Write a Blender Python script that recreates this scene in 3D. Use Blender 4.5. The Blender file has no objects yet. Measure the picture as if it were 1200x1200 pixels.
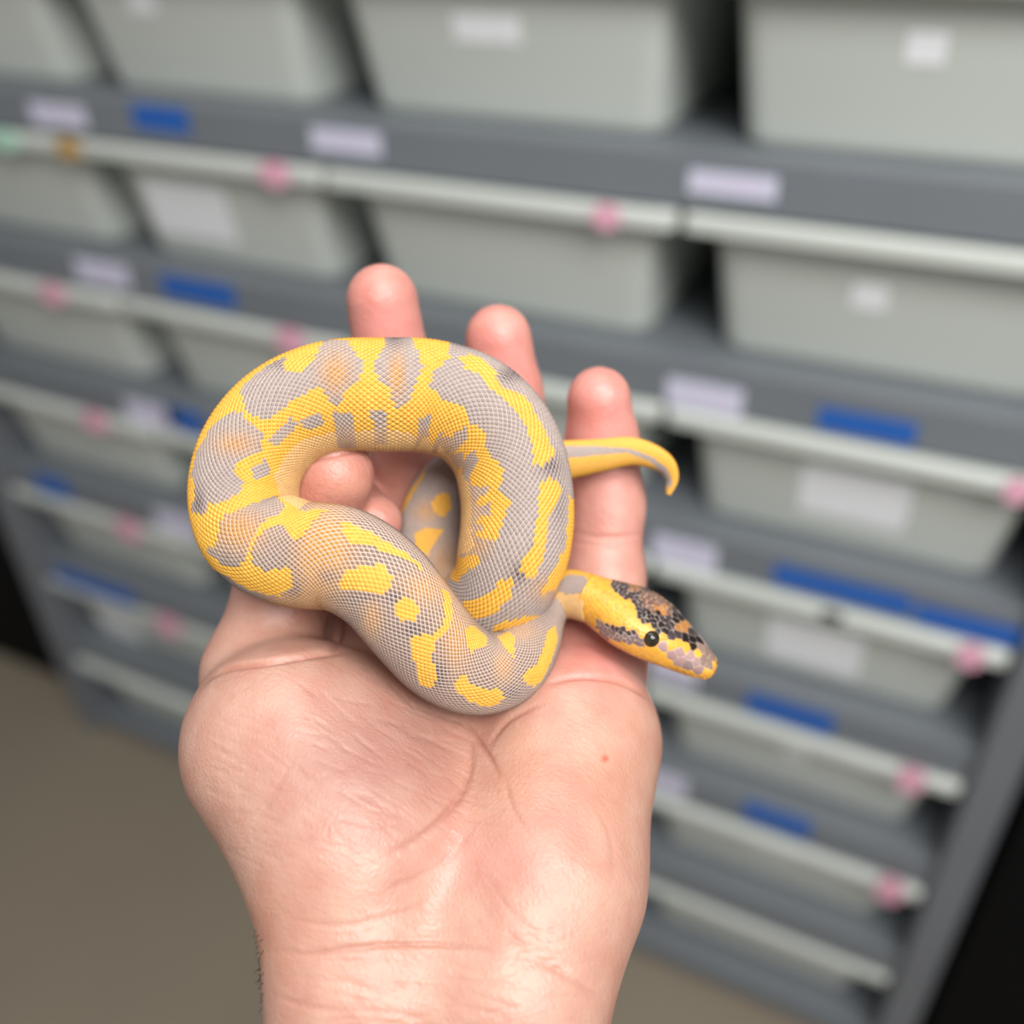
import bpy, math, random
import numpy as np
from mathutils import Matrix, Vector

random.seed(7)
rng = np.random.default_rng(7)
scene = bpy.context.scene
col = scene.collection

# ------------------------------------------------------------------ camera
F = 1118.0                       # focal length in pixels of the 1200 frame
W = 0.35                         # column pitch of the rack (m)
LIP1 = 1.105                     # height of the second row's lips (m)
PITCH = 0.1835                   # row pitch (m)
A, B, C_ = 0.606, 0.467, -0.027  # pitch, yaw, roll
def rx(a): return np.array([[1,0,0],[0,math.cos(a),-math.sin(a)],[0,math.sin(a),math.cos(a)]])
def ry(b): return np.array([[math.cos(b),0,math.sin(b)],[0,1,0],[-math.sin(b),0,math.cos(b)]])
def rz(c): return np.array([[math.cos(c),-math.sin(c),0],[math.sin(c),math.cos(c),0],[0,0,1]])
R = rz(C_) @ rx(A) @ ry(B)       # rack (right, down, away) -> camera (right, down, forward)
def rack2world(v): return np.array([v[0], v[2], -v[1]])
AX = np.array([rack2world(R[0]), rack2world(R[1]), rack2world(R[2])])   # camera right, down, forward in world
CAM = np.array([1.650 * W, -2.211 * W, LIP1 + 0.719 * W])
cam = bpy.data.cameras.new('camera')
cam_ob = bpy.data.objects.new('camera', cam); col.objects.link(cam_ob)
m = Matrix.Identity(4)
for i in range(3):
    m[i][0] = AX[0][i]; m[i][1] = -AX[1][i]; m[i][2] = -AX[2][i]; m[i][3] = CAM[i]
cam_ob.matrix_world = m
cam.sensor_width = 36; cam.lens = 36 * F / 1200
cam.clip_start = 0.01
cam.dof.use_dof = True
cam.dof.focus_distance = 0.187
cam.dof.aperture_fstop = cam.lens / 5.8
scene.camera = cam_ob

# ------------------------------------------------------------------ world, lights, exposure
world = bpy.data.worlds.new('world'); scene.world = world; world.use_nodes = True
bg = world.node_tree.nodes['Background']
bg.inputs[0].default_value = (1.0, 0.99, 0.98, 1); bg.inputs[1].default_value = 0.36
def area(name, loc, rot, sx, sy, power, colr=(1, 0.975, 0.95)):
    l = bpy.data.lights.new(name, 'AREA'); l.shape = 'RECTANGLE'; l.size = sx; l.size_y = sy
    l.energy = power; l.color = colr
    o = bpy.data.objects.new(name, l); col.objects.link(o); o.location = loc; o.rotation_euler = rot
    return o
area('ceiling_light', (1.35, -1.2, 2.3), (math.radians(32), math.radians(18), 0), 1.3, 0.7, 42)
area('ceiling_light', (0.3, -0.55, 2.6), (0, 0, 0), 1.2, 0.5, 9)
scene.view_settings.view_transform = 'Standard'; scene.view_settings.look = 'None'
scene.view_settings.gamma = 1.0; scene.view_settings.use_curve_mapping = False
scene.view_settings.exposure = 0.0

# ------------------------------------------------------------------ helpers
def c2w(P):
    """camera millimetres (right, down, forward) -> world metres"""
    P = np.asarray(P, float)
    return CAM + (P @ AX) * 0.001
def px(x, y, z): return np.array([(x - 600) / F * z, (y - 600) / F * z, z])
def to_px(P): return np.stack([P[:, 0] / P[:, 2] * F + 600, P[:, 1] / P[:, 2] * F + 600], 1)
def on_plane(x, y, Y):
    """pixel -> X, Z on the vertical plane at depth Y"""
    d = (x - 600) / F * AX[0] + (y - 600) / F * AX[1] + AX[2]
    t = (Y - CAM[1]) / d[1]
    p = CAM + t * d
    return p[0], p[2]
def srgb(r, g, b):
    return tuple(((c / 255) / 12.92 if c / 255 <= 0.04045 else (((c / 255) + 0.055) / 1.055) ** 2.4) for c in (r, g, b))
def mesh_obj(name, V, faces, mats, parent=None, smooth=False, origin=None):
    V = np.asarray(V, float)
    if origin is None: origin = (0, 0, 0)
    V = V - np.asarray(origin)
    me = bpy.data.meshes.new(name)
    me.from_pydata(V.tolist(), [], faces if isinstance(faces, list) else faces.tolist())
    me.update()
    for mm in (mats if isinstance(mats, (list, tuple)) else [mats]): me.materials.append(mm)
    if smooth: me.polygons.foreach_set('use_smooth', [True] * len(me.polygons))
    o = bpy.data.objects.new(name, me); col.objects.link(o)
    o.location = origin
    if parent: o.parent = parent
    return o
def tag(o, label=None, cat=None, group=None, kind=None):
    if label: o['label'] = label
    if cat: o['category'] = cat
    if group: o['group'] = group
    if kind: o['kind'] = kind
    return o
def box(x0, x1, y0, y1, z0, z1, bev=0.0):
    """bevelled box -> verts, faces"""
    if bev <= 0:
        V = [(x, y, z) for x in (x0, x1) for y in (y0, y1) for z in (z0, z1)]
        Fs = [(0, 1, 3, 2), (4, 6, 7, 5), (0, 4, 5, 1), (2, 3, 7, 6), (0, 2, 6, 4), (1, 5, 7, 3)]
        return V, Fs
    import bmesh
    bm = bmesh.new(); bmesh.ops.create_cube(bm, size=1)
    for v in bm.verts:
        v.co = Vector(((x0 + x1) / 2 + v.co.x * (x1 - x0), (y0 + y1) / 2 + v.co.y * (y1 - y0), (z0 + z1) / 2 + v.co.z * (z1 - z0)))
    bmesh.ops.bevel(bm, geom=list(bm.edges), offset=bev, segments=2, affect='EDGES', profile=0.5)
    bm.verts.index_update()
    V = [tuple(v.co) for v in bm.verts]; Fs = [tuple(v.index for v in f.verts) for f in bm.faces]
    bm.free()
    return V, Fs

def material(name, colr, rough=0.5, noise=0.0, scale=20, bump=0.0, spec=0.5, metal=0, dark=None):
    mt = bpy.data.materials.new(name); mt.use_nodes = True
    nt = mt.node_tree; b = nt.nodes['Principled BSDF']
    b.inputs['Roughness'].default_value = rough; b.inputs['Metallic'].default_value = metal
    b.inputs['Specular IOR Level'].default_value = spec
    b.inputs['Base Color'].default_value = (*colr, 1)
    if noise or bump:
        tc = nt.nodes.new('ShaderNodeTexCoord'); n = nt.nodes.new('ShaderNodeTexNoise')
        n.inputs['Scale'].default_value = scale; n.inputs['Detail'].default_value = 5
        nt.links.new(tc.outputs['Object'], n.inputs['Vector'])
        if noise:
            r = nt.nodes.new('ShaderNodeMix'); r.data_type = 'RGBA'
            d = dark or tuple(c * (1 - noise) for c in colr)
            r.inputs[6].default_value = (*d, 1); r.inputs[7].default_value = (*[min(1, c * (1 + noise * .5)) for c in colr], 1)
            nt.links.new(n.outputs['Fac'], r.inputs[0]); nt.links.new(r.outputs[2], b.inputs['Base Color'])
        if bump:
            bp = nt.nodes.new('ShaderNodeBump'); bp.inputs['Strength'].default_value = bump; bp.inputs['Distance'].default_value = 0.002
            nt.links.new(n.outputs['Fac'], bp.inputs['Height']); nt.links.new(bp.outputs[0], b.inputs['Normal'])
    return mt

M_TUB = material('tub_plastic', srgb(200, 206, 200), 0.42, 0.06, 6, 0.05)
M_RACK = material('rack_board', srgb(112, 118, 124), 0.5, 0.1, 9, 0.1)
M_SIDE = material('rack_side_panel', srgb(112, 116, 122), 0.5, 0.1, 9, 0.1)
M_BACK = material('rack_back', srgb(28, 28, 30), 0.7)
M_WHITE = material('paper_label', srgb(240, 243, 247), 0.6, 0.08, 60)
M_TAPE = material('blue_tape', srgb(28, 92, 176), 0.55, 0.15, 50, 0.2)
M_PINK = material('pink_dot', srgb(228, 168, 190), 0.55, 0.08, 60)
M_TAN = material('tan_dot', srgb(188, 150, 84), 0.55, 0.08, 60)
M_MINT = material('mint_dot', srgb(178, 222, 200), 0.55, 0.08, 60)
M_BLACK = material('black_panel', srgb(4, 4, 5), 0.8, 0.2, 12, 0, 0.15)
M_FLOOR = material('floor_concrete', srgb(132, 122, 106), 0.75, 0.16, 3.5, 0.15)
M_WALL = material('wall_paint', srgb(70, 72, 74), 0.8, 0.08, 4, 0.1)
M_NOTCH = material('dark_hole', srgb(20, 22, 22), 0.8)

# lavender shelf labels with a blurred line of pink print
def print_label_mat():
    mt = bpy.data.materials.new('lavender_label'); mt.use_nodes = True
    nt = mt.node_tree; b = nt.nodes['Principled BSDF']; b.inputs['Roughness'].default_value = 0.6
    tc = nt.nodes.new('ShaderNodeTexCoord'); sp = nt.nodes.new('ShaderNodeSeparateXYZ')
    nt.links.new(tc.outputs['Generated'], sp.inputs[0])
    n = nt.nodes.new('ShaderNodeTexNoise'); n.inputs['Scale'].default_value = 260
    nt.links.new(tc.outputs['Object'], n.inputs['Vector'])
    def mth(op, a, bv):
        q = nt.nodes.new('ShaderNodeMath'); q.operation = op
        for i, v in enumerate((a, bv)):
            if isinstance(v, (int, float)): q.inputs[i].default_value = v
            else: nt.links.new(v, q.inputs[i])
        return q.outputs[0]
    inside = mth('MULTIPLY', mth('LESS_THAN', mth('ABSOLUTE', mth('SUBTRACT', sp.outputs[2], 0.5), 0), 0.2),
                 mth('LESS_THAN', mth('ABSOLUTE', mth('SUBTRACT', sp.outputs[0], 0.5), 0), 0.4))
    fac = mth('MULTIPLY', inside, mth('GREATER_THAN', n.outputs['Fac'], 0.5))
    r = nt.nodes.new('ShaderNodeMix'); r.data_type = 'RGBA'
    r.inputs[6].default_value = (*srgb(204, 206, 226), 1); r.inputs[7].default_value = (*srgb(206, 186, 212), 1)
    nt.links.new(fac, r.inputs[0]); nt.links.new(r.outputs[2], b.inputs['Base Color'])
    return mt
M_LAV = print_label_mat()

# ------------------------------------------------------------------ setting
V, Fs = box(-4, 4, -4, 2.0, -0.05, 0); tag(mesh_obj('floor', V, Fs, M_FLOOR), kind='structure')
V, Fs = box(-4, 4, 0.9, 0.98, 0, 2.7); tag(mesh_obj('wall_back', V, Fs, M_WALL), kind='structure')

# ------------------------------------------------------------------ rack
XL, XR = -2 * W, 2 * W            # four columns
ROWS = range(0, 7)
def lip_z(r): return LIP1 - (r - 1) * PITCH
SH_T = 0.045                      # shelf thickness
GAPZ = 0.003
SHY = 0.006                       # shelf front plane
DEPTH = 0.62
rack = bpy.data.objects.new('snake_rack', None); col.objects.link(rack); rack.location = (0, 0, 0)
tag(rack, 'grey rack of stacked shelf boards holding the plastic tubs', 'rack')
shelf_parts = {}
for r in list(ROWS) + [7]:
    zb = lip_z(r) + GAPZ
    zt = zb + SH_T
    if r == 7: zb = lip_z(6) - 0.1375 - 0.036; zt = lip_z(6) - 0.1375
    V, Fs = box(XL - 0.002, XR + 0.002, SHY, DEPTH, zb, zt, 0.002)
    shelf_parts[r] = mesh_obj('shelf', V, Fs, M_RACK, rack)
for x0, x1 in ((XL - 0.042, XL - 0.002), (XR + 0.002, XR + 0.042)):
    V, Fs = box(x0, x1, SHY - 0.012, DEPTH + 0.02, 0.0, lip_z(0) + 0.06, 0.003)
    mesh_obj('side_panel', V, Fs, M_SIDE, rack)
V, Fs = box(XL - 0.002, XR + 0.002, DEPTH, DEPTH + 0.015, 0.0, lip_z(0) + 0.05)
mesh_obj('back_panel', V, Fs, M_BACK, rack)
zb7 = lip_z(6) - 0.1375 - 0.036
V, Fs = box(XL - 0.002, XR + 0.002, SHY + 0.02, SHY + 0.04, 0.0, zb7)
if zb7 > 0.001: mesh_obj('plinth', V, Fs, M_RACK, rack)

def rrect(hw, y0, y1, rad, n=5):
    """rounded rectangle loop (x from -hw..hw, y from y0..y1)"""
    pts = []
    for cx, cy, a0 in ((hw - rad, y0 + rad, -90), (hw - rad, y1 - rad, 0), (-hw + rad, y1 - rad, 90), (-hw + rad, y0 + rad, 180)):
        for k in range(n):
            a = math.radians(a0 + 90 * k / (n - 1))
            pts.append((cx + rad * math.cos(a), cy + rad * math.sin(a)))
    return pts
def tub_mesh(W):
    hw = W / 2 - 0.0025
    bt, bb = W / 2 - 0.024, W / 2 - 0.035      # body half width at top / bottom
    H = 0.1365
    loops = []
    def add(h, y0, y1, rad, z): loops.append([(x, y, z) for x, y in rrect(h, y0, y1, rad)])
    add(bb - .02, 0.075, 0.555, 0.02, -H)      # bottom
    add(bb - .004, 0.052, 0.576, 0.022, -H)
    add(bb - .001, 0.047, 0.579, 0.022, -H + .005)
    add(bb, 0.045, 0.58, 0.022, -H + .011)
    add(bt, 0.024, 0.60, 0.022, -0.019)
    add(bt + .002, 0.020, 0.602, 0.022, -0.0165)
    add(hw - .002, 0.003, 0.612, 0.010, -0.0165)
    add(hw, 0.000, 0.614, 0.010, -0.0145)
    add(hw, 0.000, 0.614, 0.010, -0.003)
    add(hw - .003, 0.003, 0.611, 0.010, 0.0)
    add(bt + .002, 0.018, 0.604, 0.020, 0.0)
    add(bt - .003, 0.027, 0.597, 0.020, -0.012)
    add(bb - .003, 0.048, 0.577, 0.020, -H + .014)
    add(bb - .02, 0.075, 0.555, 0.02, -H + .004)
    n = len(loops[0]); V = [p for l in loops for p in l]; Fs = []
    for i in range(len(loops) - 1):
        for k in range(n):
            a, b_ = i * n + k, i * n + (k + 1) % n
            Fs.append((a, b_, b_ + n, a + n))
    Fs.append(tuple(reversed(range(n)))); Fs.append(tuple(range((len(loops) - 1) * n, len(loops) * n)))
    me = bpy.data.meshes.new('plastic_tub'); me.from_pydata(V, [], Fs); me.update()
    me.polygons.foreach_set('use_smooth', [True] * len(me.polygons))
    me.materials.append(M_TUB)
    return me
XB = [XL, -0.343, -0.012, W, XR]      # the columns are not quite equally wide
TUBS = [tub_mesh(XB[c + 1] - XB[c]) for c in range(4)]
for t_ in TUBS: t_.set_sharp_from_angle(angle=math.radians(40))
row_word = ['top', 'second', 'third', 'fourth', 'fifth', 'sixth', 'bottom']
col_word = ['in the column at the far end of the rack', 'in the second column from the far end', 'in the column behind the fingers', 'in the column beside the black cabinet']
col_word = ['first', 'second', 'third', 'fourth']
tubs = {}
stick_notes = {(0, 2): 'with white strip label', (0, 3): 'with small square label', (1, 1): 'with white label and pink dot',
               (1, 3): 'with a small round label', (2, 3): 'with wide label and pink dot',
               (3, 3): 'with label and notched lip', (4, 3): 'with tiny label and pink dot', (5, 3): 'with squarish label and pink dot'}
for r in ROWS:
    for c in range(4):
        o = bpy.data.objects.new('plastic_tub', TUBS[c]); col.objects.link(o)
        jit = random.uniform(-0.004, 0.003)
        o.location = ((XB[c] + XB[c + 1]) / 2, jit, lip_z(r))
        note = stick_notes.get((r, c), '')
        lab = 'grey tub %s, %s row, %s column from thumb-side end' % (note, row_word[r], col_word[c])
        tag(o, ' '.join(lab.replace(' ,', ',').split()), 'tub', 'plastic tubs in the rack')
        tubs[(r, c)] = o

def slab(x0, x1, z0, z1, t, rad, n=4, tilt=None):
    """thin rounded plate in XZ facing -Y, local centre"""
    cx, cz = (x0 + x1) / 2, (z0 + z1) / 2
    hx, hz = (x1 - x0) / 2, (z1 - z0) / 2
    rad = min(rad, hx * .999, hz * .999); loop = []
    for sx, sz, a0 in ((hx - rad, -hz + rad, -90), (hx - rad, hz - rad, 0), (-hx + rad, hz - rad, 90), (-hx + rad, -hz + rad, 180)):
        for k in range(n):
            a = math.radians(a0 + 90 * k / (n - 1)); loop.append((sx + rad * math.cos(a), sz + rad * math.sin(a)))
    k = len(loop)
    V = [(x, -t, z) for x, z in loop] + [(x, 0, z) for x, z in loop]
    Fs = [tuple(range(k)), tuple(reversed(range(k, 2 * k)))] + [(i, i + k, (i + 1) % k + k, (i + 1) % k) for i in range(k)]
    Fs = [tuple(reversed(f)) for f in Fs]
    return V, Fs
def sticker(name, parent, x, y, w, h, Yp, mat, rad=0.001, tilt=0.0, t=0.0006):
    """flat sticker whose centre shows at pixel x, y and which is w by h pixels there; parent-local"""
    X, Z = on_plane(x, y, Yp)
    X0, _ = on_plane(x - w / 2, y, Yp); X1, _ = on_plane(x + w / 2, y, Yp)
    _, Z0 = on_plane(x, y + h / 2, Yp); _, Z1 = on_plane(x, y - h / 2, Yp)
    V, Fs = slab(-(X1 - X0) / 2, (X1 - X0) / 2, -(Z1 - Z0) / 2, (Z1 - Z0) / 2, t, rad)
    o = mesh_obj(name, V, Fs, mat, parent)
    L = parent.location
    o.location = (X - L.x, Yp - L.y, Z - L.z); o.rotation_euler = (tilt, 0, 0)
    return o
# labels and tape on the shelf edges
for x, y, w, h, r in ((68, 135, 62, 26, 1), (405, 166, 80, 27, 1), (858, 217, 104, 28, 1), (120, 320, 58, 25, 2), (825, 465, 90, 32, 2),
                      (178, 487, 56, 26, 3), (802, 648, 76, 30, 3), (208, 615, 46, 24, 4), (790, 788, 56, 24, 4), (782, 918, 46, 22, 5)):
    o = sticker('label', shelf_parts[r], x, y, w, h, SHY - 0.0002, M_LAV); o['label'] = 'lavender paper label with faint pink print'
for x, y, w, h, r in ((188, 139, 64, 30, 1), (232, 341, 82, 26, 2), (1015, 499, 120, 27, 2), (216, 492, 40, 24, 3), (985, 691, 170, 24, 3), (1140, 735, 150, 24, 3),
                      (62, 570, 36, 22, 4), (925, 836, 108, 24, 4), (112, 690, 82, 22, 5), (910, 960, 84, 22, 5)):
    o = sticker('tape', shelf_parts[r], x, y, w, h, SHY - 0.0002, M_TAPE); o['label'] = 'strip of blue masking tape'
# round dots on the tub lips, labels on the tub fronts
for x, y, r, c, mat in ((80, 170, 1, 0, M_TAN), (322, 198, 1, 1, M_PINK), (711, 256, 1, 2, M_PINK), (62, 340, 2, 0, M_PINK), (340, 391, 2, 1, M_PINK),
                        (1190, 583, 2, 3, M_PINK), (112, 492, 3, 0, M_PINK), (1137, 770, 3, 3, M_PINK), (153, 625, 4, 0, M_PINK), (1068, 912, 4, 3, M_PINK),
                        (200, 740, 5, 0, M_PINK), (1045, 1037, 5, 3, M_PINK), (6, 157, 1, 0, M_MINT)):
    t = tubs[(r, c)]
    sc_ = 26 if x < 250 else 33
    o = sticker('dot_sticker', t, x, y, sc_, sc_ * 1.0, t.location.y - 0.0003, mat, rad=0.05, t=0.003)
    o.location.z = -0.0085
    o.scale = (1, 1, 0.9)
SLOPE = math.atan2(0.021, 0.1065)
for x, y, w, h, r, c in ((166, 4, 30, 24, 0, 1), (570, 34, 78, 34, 0, 2), (1085, 57, 48, 40, 0, 3), (222, 247, 92, 66, 1, 1), (1019, 348, 42, 32, 1, 3),
                         (1000, 582, 132, 68, 2, 3), (953, 757, 116, 60, 3, 3), (932, 880, 30, 20, 4, 3), (908, 988, 60, 38, 5, 3), (140, 735, 40, 30, 5, 0)):
    t = tubs[(r, c)]
    # find the point on the sloping front
    Yp = 0.03
    for _ in range(6):
        X, Z = on_plane(x, y, Yp + t.location.y)
        Yp = 0.024 + (-(Z - lip_z(r)) - 0.019) / 0.1065 * 0.021
        Yp = min(max(Yp, 0.024), 0.046)
    o = sticker('label', t, x, y, w, h, Yp + t.location.y - 0.0004, M_WHITE, tilt=0)
    o.rotation_euler = (SLOPE, 0, 0); o['label'] = 'blank-looking white paper label'
V, Fs = slab(-0.011, 0.011, -0.006, 0.006, 0.0006, 0.005)
o = mesh_obj('notch', V, Fs, M_NOTCH, tubs[(3, 3)]); X, Z = on_plane(975, 722, 0.0)
o.location = (X - tubs[(3, 3)].location.x, -0.0004, -0.006)

# black cabinet beside the rack; thumb-side twin stands in for an unknown black area
def cabinet(x0, x1, y0, y1, h, label):
    e = bpy.data.objects.new('black_block', None); col.objects.link(e); e.location = ((x0 + x1) / 2, (y0 + y1) / 2, 0)
    tag(e, label, 'cabinet')
    L = e.location
    def part(n, a):
        V, Fs = box(*a, 0.003); V = [(v[0] - L.x, v[1] - L.y, v[2]) for v in V]; return mesh_obj(n, V, Fs, M_BLACK, e)
    part('body', (x0, x1, y0 + 0.02, y1, 0, h))
    xm = (x0 + x1) / 2
    part('door', (x0 + .002, xm - .0015, y0, y0 + 0.019, 0.06, h - .004)); part('door', (xm + .0015, x1 - .002, y0, y0 + 0.019, 0.06, h - .004))
cabinet(XR + 0.05, XR + 0.85, -0.02, 0.5, 1.1, 'matt black cabinet beside the rack end away from the thumb')
cabinet(XL - 0.95, XL - 0.06, 0.05, 0.5, 1.1, 'matt black stand-in block beyond the thumb-side end of the rack')

# ------------------------------------------------------------------ hand: implicit surface -> surface nets
def surface_net(Fv, origin, h):
    nx, ny, nz = Fv.shape
    s = Fv < 0
    cnt = np.zeros((nx - 1, ny - 1, nz - 1), np.int8)
    for dx in (0, 1):
        for dy in (0, 1):
            for dz in (0, 1): cnt += s[dx:nx - 1 + dx, dy:ny - 1 + dy, dz:nz - 1 + dz]
    act = (cnt > 0) & (cnt < 8)
    idx = -np.ones(act.shape, np.int64); cells = np.argwhere(act); idx[act] = np.arange(len(cells))
    acc = np.zeros((len(cells), 3)); num = np.zeros(len(cells))
    corners = [(0,0,0),(1,0,0),(0,1,0),(1,1,0),(0,0,1),(1,0,1),(0,1,1),(1,1,1)]
    for a in range(8):
        for b in range(a + 1, 8):
            ca, cb = np.array(corners[a]), np.array(corners[b])
            if np.abs(ca - cb).sum() != 1: continue
            ia, ib = cells + ca, cells + cb
            va, vb = Fv[ia[:, 0], ia[:, 1], ia[:, 2]], Fv[ib[:, 0], ib[:, 1], ib[:, 2]]
            cr = (va < 0) != (vb < 0)
            t = np.where(cr, va / np.where(cr, va - vb, 1), 0)
            acc[cr] += (ia + t[:, None] * (cb - ca))[cr]; num[cr] += 1
    V = origin + h * acc / num[:, None]
    quads = []
    for ax in range(3):
        o1, o2 = [(1, 2), (2, 0), (0, 1)][ax]
        sl0 = [slice(None)] * 3; sl1 = [slice(None)] * 3; sl0[ax] = slice(0, -1); sl1[ax] = slice(1, None)
        d = s[tuple(sl0)] != s[tuple(sl1)]
        e = np.argwhere(d)
        e = e[(e[:, o1] > 0) & (e[:, o2] > 0) & (e[:, o1] < Fv.shape[o1] - 1) & (e[:, o2] < Fv.shape[o2] - 1)]
        u1 = np.zeros(3, int); u1[o1] = 1; u2 = np.zeros(3, int); u2[o2] = 1
        def g(q): return idx[q[:, 0], q[:, 1], q[:, 2]]
        q = np.stack([g(e), g(e - u1), g(e - u1 - u2), g(e - u2)], 1)
        inside = s[e[:, 0], e[:, 1], e[:, 2]]
        q[~inside] = q[~inside][:, ::-1]
        quads.append(q)
    return V, np.concatenate(quads)

class Field:
    def __init__(self, lo, hi, h):
        self.lo = np.array(lo, float); self.h = h
        self.ax = [np.arange(lo[i], hi[i], h).astype(np.float32) for i in range(3)]
        self.v = np.full([len(a) for a in self.ax], 60.0, np.float32)
    def cone(self, a, b, ra, rb, k):
        a, b = np.asarray(a, np.float32), np.asarray(b, np.float32)
        mg = max(k, 4) * 1.2 + 3
        lo = np.minimum(a - ra, b - rb) - mg; hi = np.maximum(a + ra, b + rb) + mg
        sl = [slice(int(np.clip((lo[i] - self.lo[i]) / self.h, 0, len(self.ax[i]))), int(np.clip((hi[i] - self.lo[i]) / self.h + 1, 0, len(self.ax[i])))) for i in range(3)]
        X = self.ax[0][sl[0]][:, None, None]; Y = self.ax[1][sl[1]][None, :, None]; Z = self.ax[2][sl[2]][None, None, :]
        ba = b - a; L = float(ba @ ba) + 1e-9
        t = np.clip(((X - a[0]) * ba[0] + (Y - a[1]) * ba[1] + (Z - a[2]) * ba[2]) / L, 0, 1)
        d = np.sqrt((X - a[0] - t * ba[0]) ** 2 + (Y - a[1] - t * ba[1]) ** 2 + (Z - a[2] - t * ba[2]) ** 2) - (ra + t * (rb - ra))
        cur = self.v[tuple(sl)]
        hh = np.maximum(k - np.abs(cur - d), 0) / k
        self.v[tuple(sl)] = np.minimum(cur, d) - hh * hh * k * 0.25
def sp(x, y, z, r): return px(x, y, z), r * z / F

def chain(fld, pts, k, k0=None):
    for i in range(len(pts) - 1):
        (a, ra), (b, rb) = sp(*pts[i]), sp(*pts[i + 1])
        fld.cone(a, b, ra, rb, k0 if (i == 0 and k0) else k)

HR = 1.0
fld = Field((-84, -76, 96), (56, 255, 272), HR)
# palm and wrist
chain(fld, [(342, 872, 203, 126), (404, 986, 191, 117)], 9)                    # thenar
chain(fld, [(436, 880, 209, 96), (470, 985, 198, 98)], 10)
chain(fld, [(660, 870, 213, 115), (634, 1032, 193, 112)], 10)                   # hypothenar
chain(fld, [(515, 800, 232, 92), (512, 1040, 204, 94)], 11)                     # hollow of the palm
chain(fld, [(512, 1040, 204, 94), (512, 1160, 186, 100)], 10)
chain(fld, [(412, 985, 190, 104), (424, 1160, 182, 97)], 10)
chain(fld, [(634, 1032, 193, 108), (598, 1165, 182, 102)], 10)
wl, rl = sp(424, 1160, 182, 98); wr, rr = sp(598, 1165, 182, 102)
fld.cone(wl, (-29, 290, 160), rl, 23, 10); fld.cone(wr, (-2, 290, 160), rr, 23, 10)
# metacarpal heads
for x, y, z, r, xb, yb, zb in ((430, 745, 239, 60, 480, 1000, 208), (518, 722, 240, 58, 515, 1000, 210), (608, 728, 240, 58, 560, 1000, 210), (690, 775, 231, 66, 610, 1000, 205)):
    chain(fld, [(xb, yb, zb, 80), (x, y, z, r)], 8)
# fingers
chain(fld, [(515, 715, 237, 52), (484, 540, 234, 47), (460, 430, 228, 44), (448, 352, 221, 42)], 3, 6)
chain(fld, [(605, 722, 238, 52), (607, 560, 237, 46), (593, 460, 231, 41), (584, 396, 226, 39)], 3, 6)
chain(fld, [(692, 770, 230, 58), (706, 680, 231, 47), (711, 590, 232, 42), (706, 520, 229, 40), (702, 467, 224, 37.5)], 4, 6)
chain(fld, [(418, 740, 238, 54), (372, 622, 247, 46), (396, 580, 234, 38), (441, 611, 214, 31)], 2, 6)
chain(fld, [(335, 850, 216, 86), (306, 788, 213, 66), (332, 695, 216, 54), (352, 630, 214, 50), (393, 557, 204, 46)], 3, 3)
HV, HQ = surface_net(fld.v, fld.lo, HR)
# drop small islands is not needed: one connected field

def skin_mat():
    mt = bpy.data.materials.new('skin'); mt.use_nodes = True
    nt = mt.node_tree; b = nt.nodes['Principled BSDF']
    at = nt.nodes.new('ShaderNodeAttribute'); at.attribute_name = 'Col'
    tc = nt.nodes.new('ShaderNodeTexCoord')
    n = nt.nodes.new('ShaderNodeTexNoise'); n.inputs['Scale'].default_value = 130; n.inputs['Detail'].default_value = 4
    nt.links.new(tc.outputs['Object'], n.inputs['Vector'])
    r = nt.nodes.new('ShaderNodeMix'); r.data_type = 'RGBA'; r.blend_type = 'MULTIPLY'; r.inputs[0].default_value = 1
    cr = nt.nodes.new('ShaderNodeValToRGB'); cr.color_ramp.elements[0].position = 0.3; cr.color_ramp.elements[1].position = 0.72
    cr.color_ramp.elements[0].color = (0.88, 0.74, 0.72, 1); cr.color_ramp.elements[1].color = (1, 1, 1, 1)
    nt.links.new(n.outputs['Fac'], cr.inputs[0]); nt.links.new(at.outputs['Color'], r.inputs[6]); nt.links.new(cr.outputs[0], r.inputs[7])
    nt.links.new(r.outputs[2], b.inputs['Base Color'])
    b.inputs['Roughness'].default_value = 0.42; b.inputs['Specular IOR Level'].default_value = 0.5
    b.inputs['Subsurface Weight'].default_value = 0.22; b.inputs['Subsurface Radius'].default_value = (1.0, 0.35, 0.2)
    b.inputs['Subsurface Scale'].default_value = 0.004
    mp = nt.nodes.new('ShaderNodeMapping'); mp.inputs['Scale'].default_value = (1, 2.4, 1)
    v = nt.nodes.new('ShaderNodeTexVoronoi'); v.inputs['Scale'].default_value = 900; v.feature = 'DISTANCE_TO_EDGE'
    n2 = nt.nodes.new('ShaderNodeTexNoise'); n2.inputs['Scale'].default_value = 420; n2.inputs['Detail'].default_value = 3
    nt.links.new(tc.outputs['Object'], mp.inputs['Vector']); nt.links.new(mp.outputs[0], n2.inputs['Vector']); nt.links.new(tc.outputs['Object'], v.inputs['Vector'])
    ad = nt.nodes.new('ShaderNodeMath'); ad.operation = 'ADD'; nt.links.new(v.outputs['Distance'], ad.inputs[0]); nt.links.new(n2.outputs['Fac'], ad.inputs[1])
    bp = nt.nodes.new('ShaderNodeBump'); bp.inputs['Strength'].default_value = 0.32; bp.inputs['Distance'].default_value = 0.0004
    nt.links.new(ad.outputs[0], bp.inputs['Height']); nt.links.new(bp.outputs[0], b.inputs['Normal'])
    return mt
M_SKIN = skin_mat()
WRIST = c2w(px(505, 1165, 185))
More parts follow.
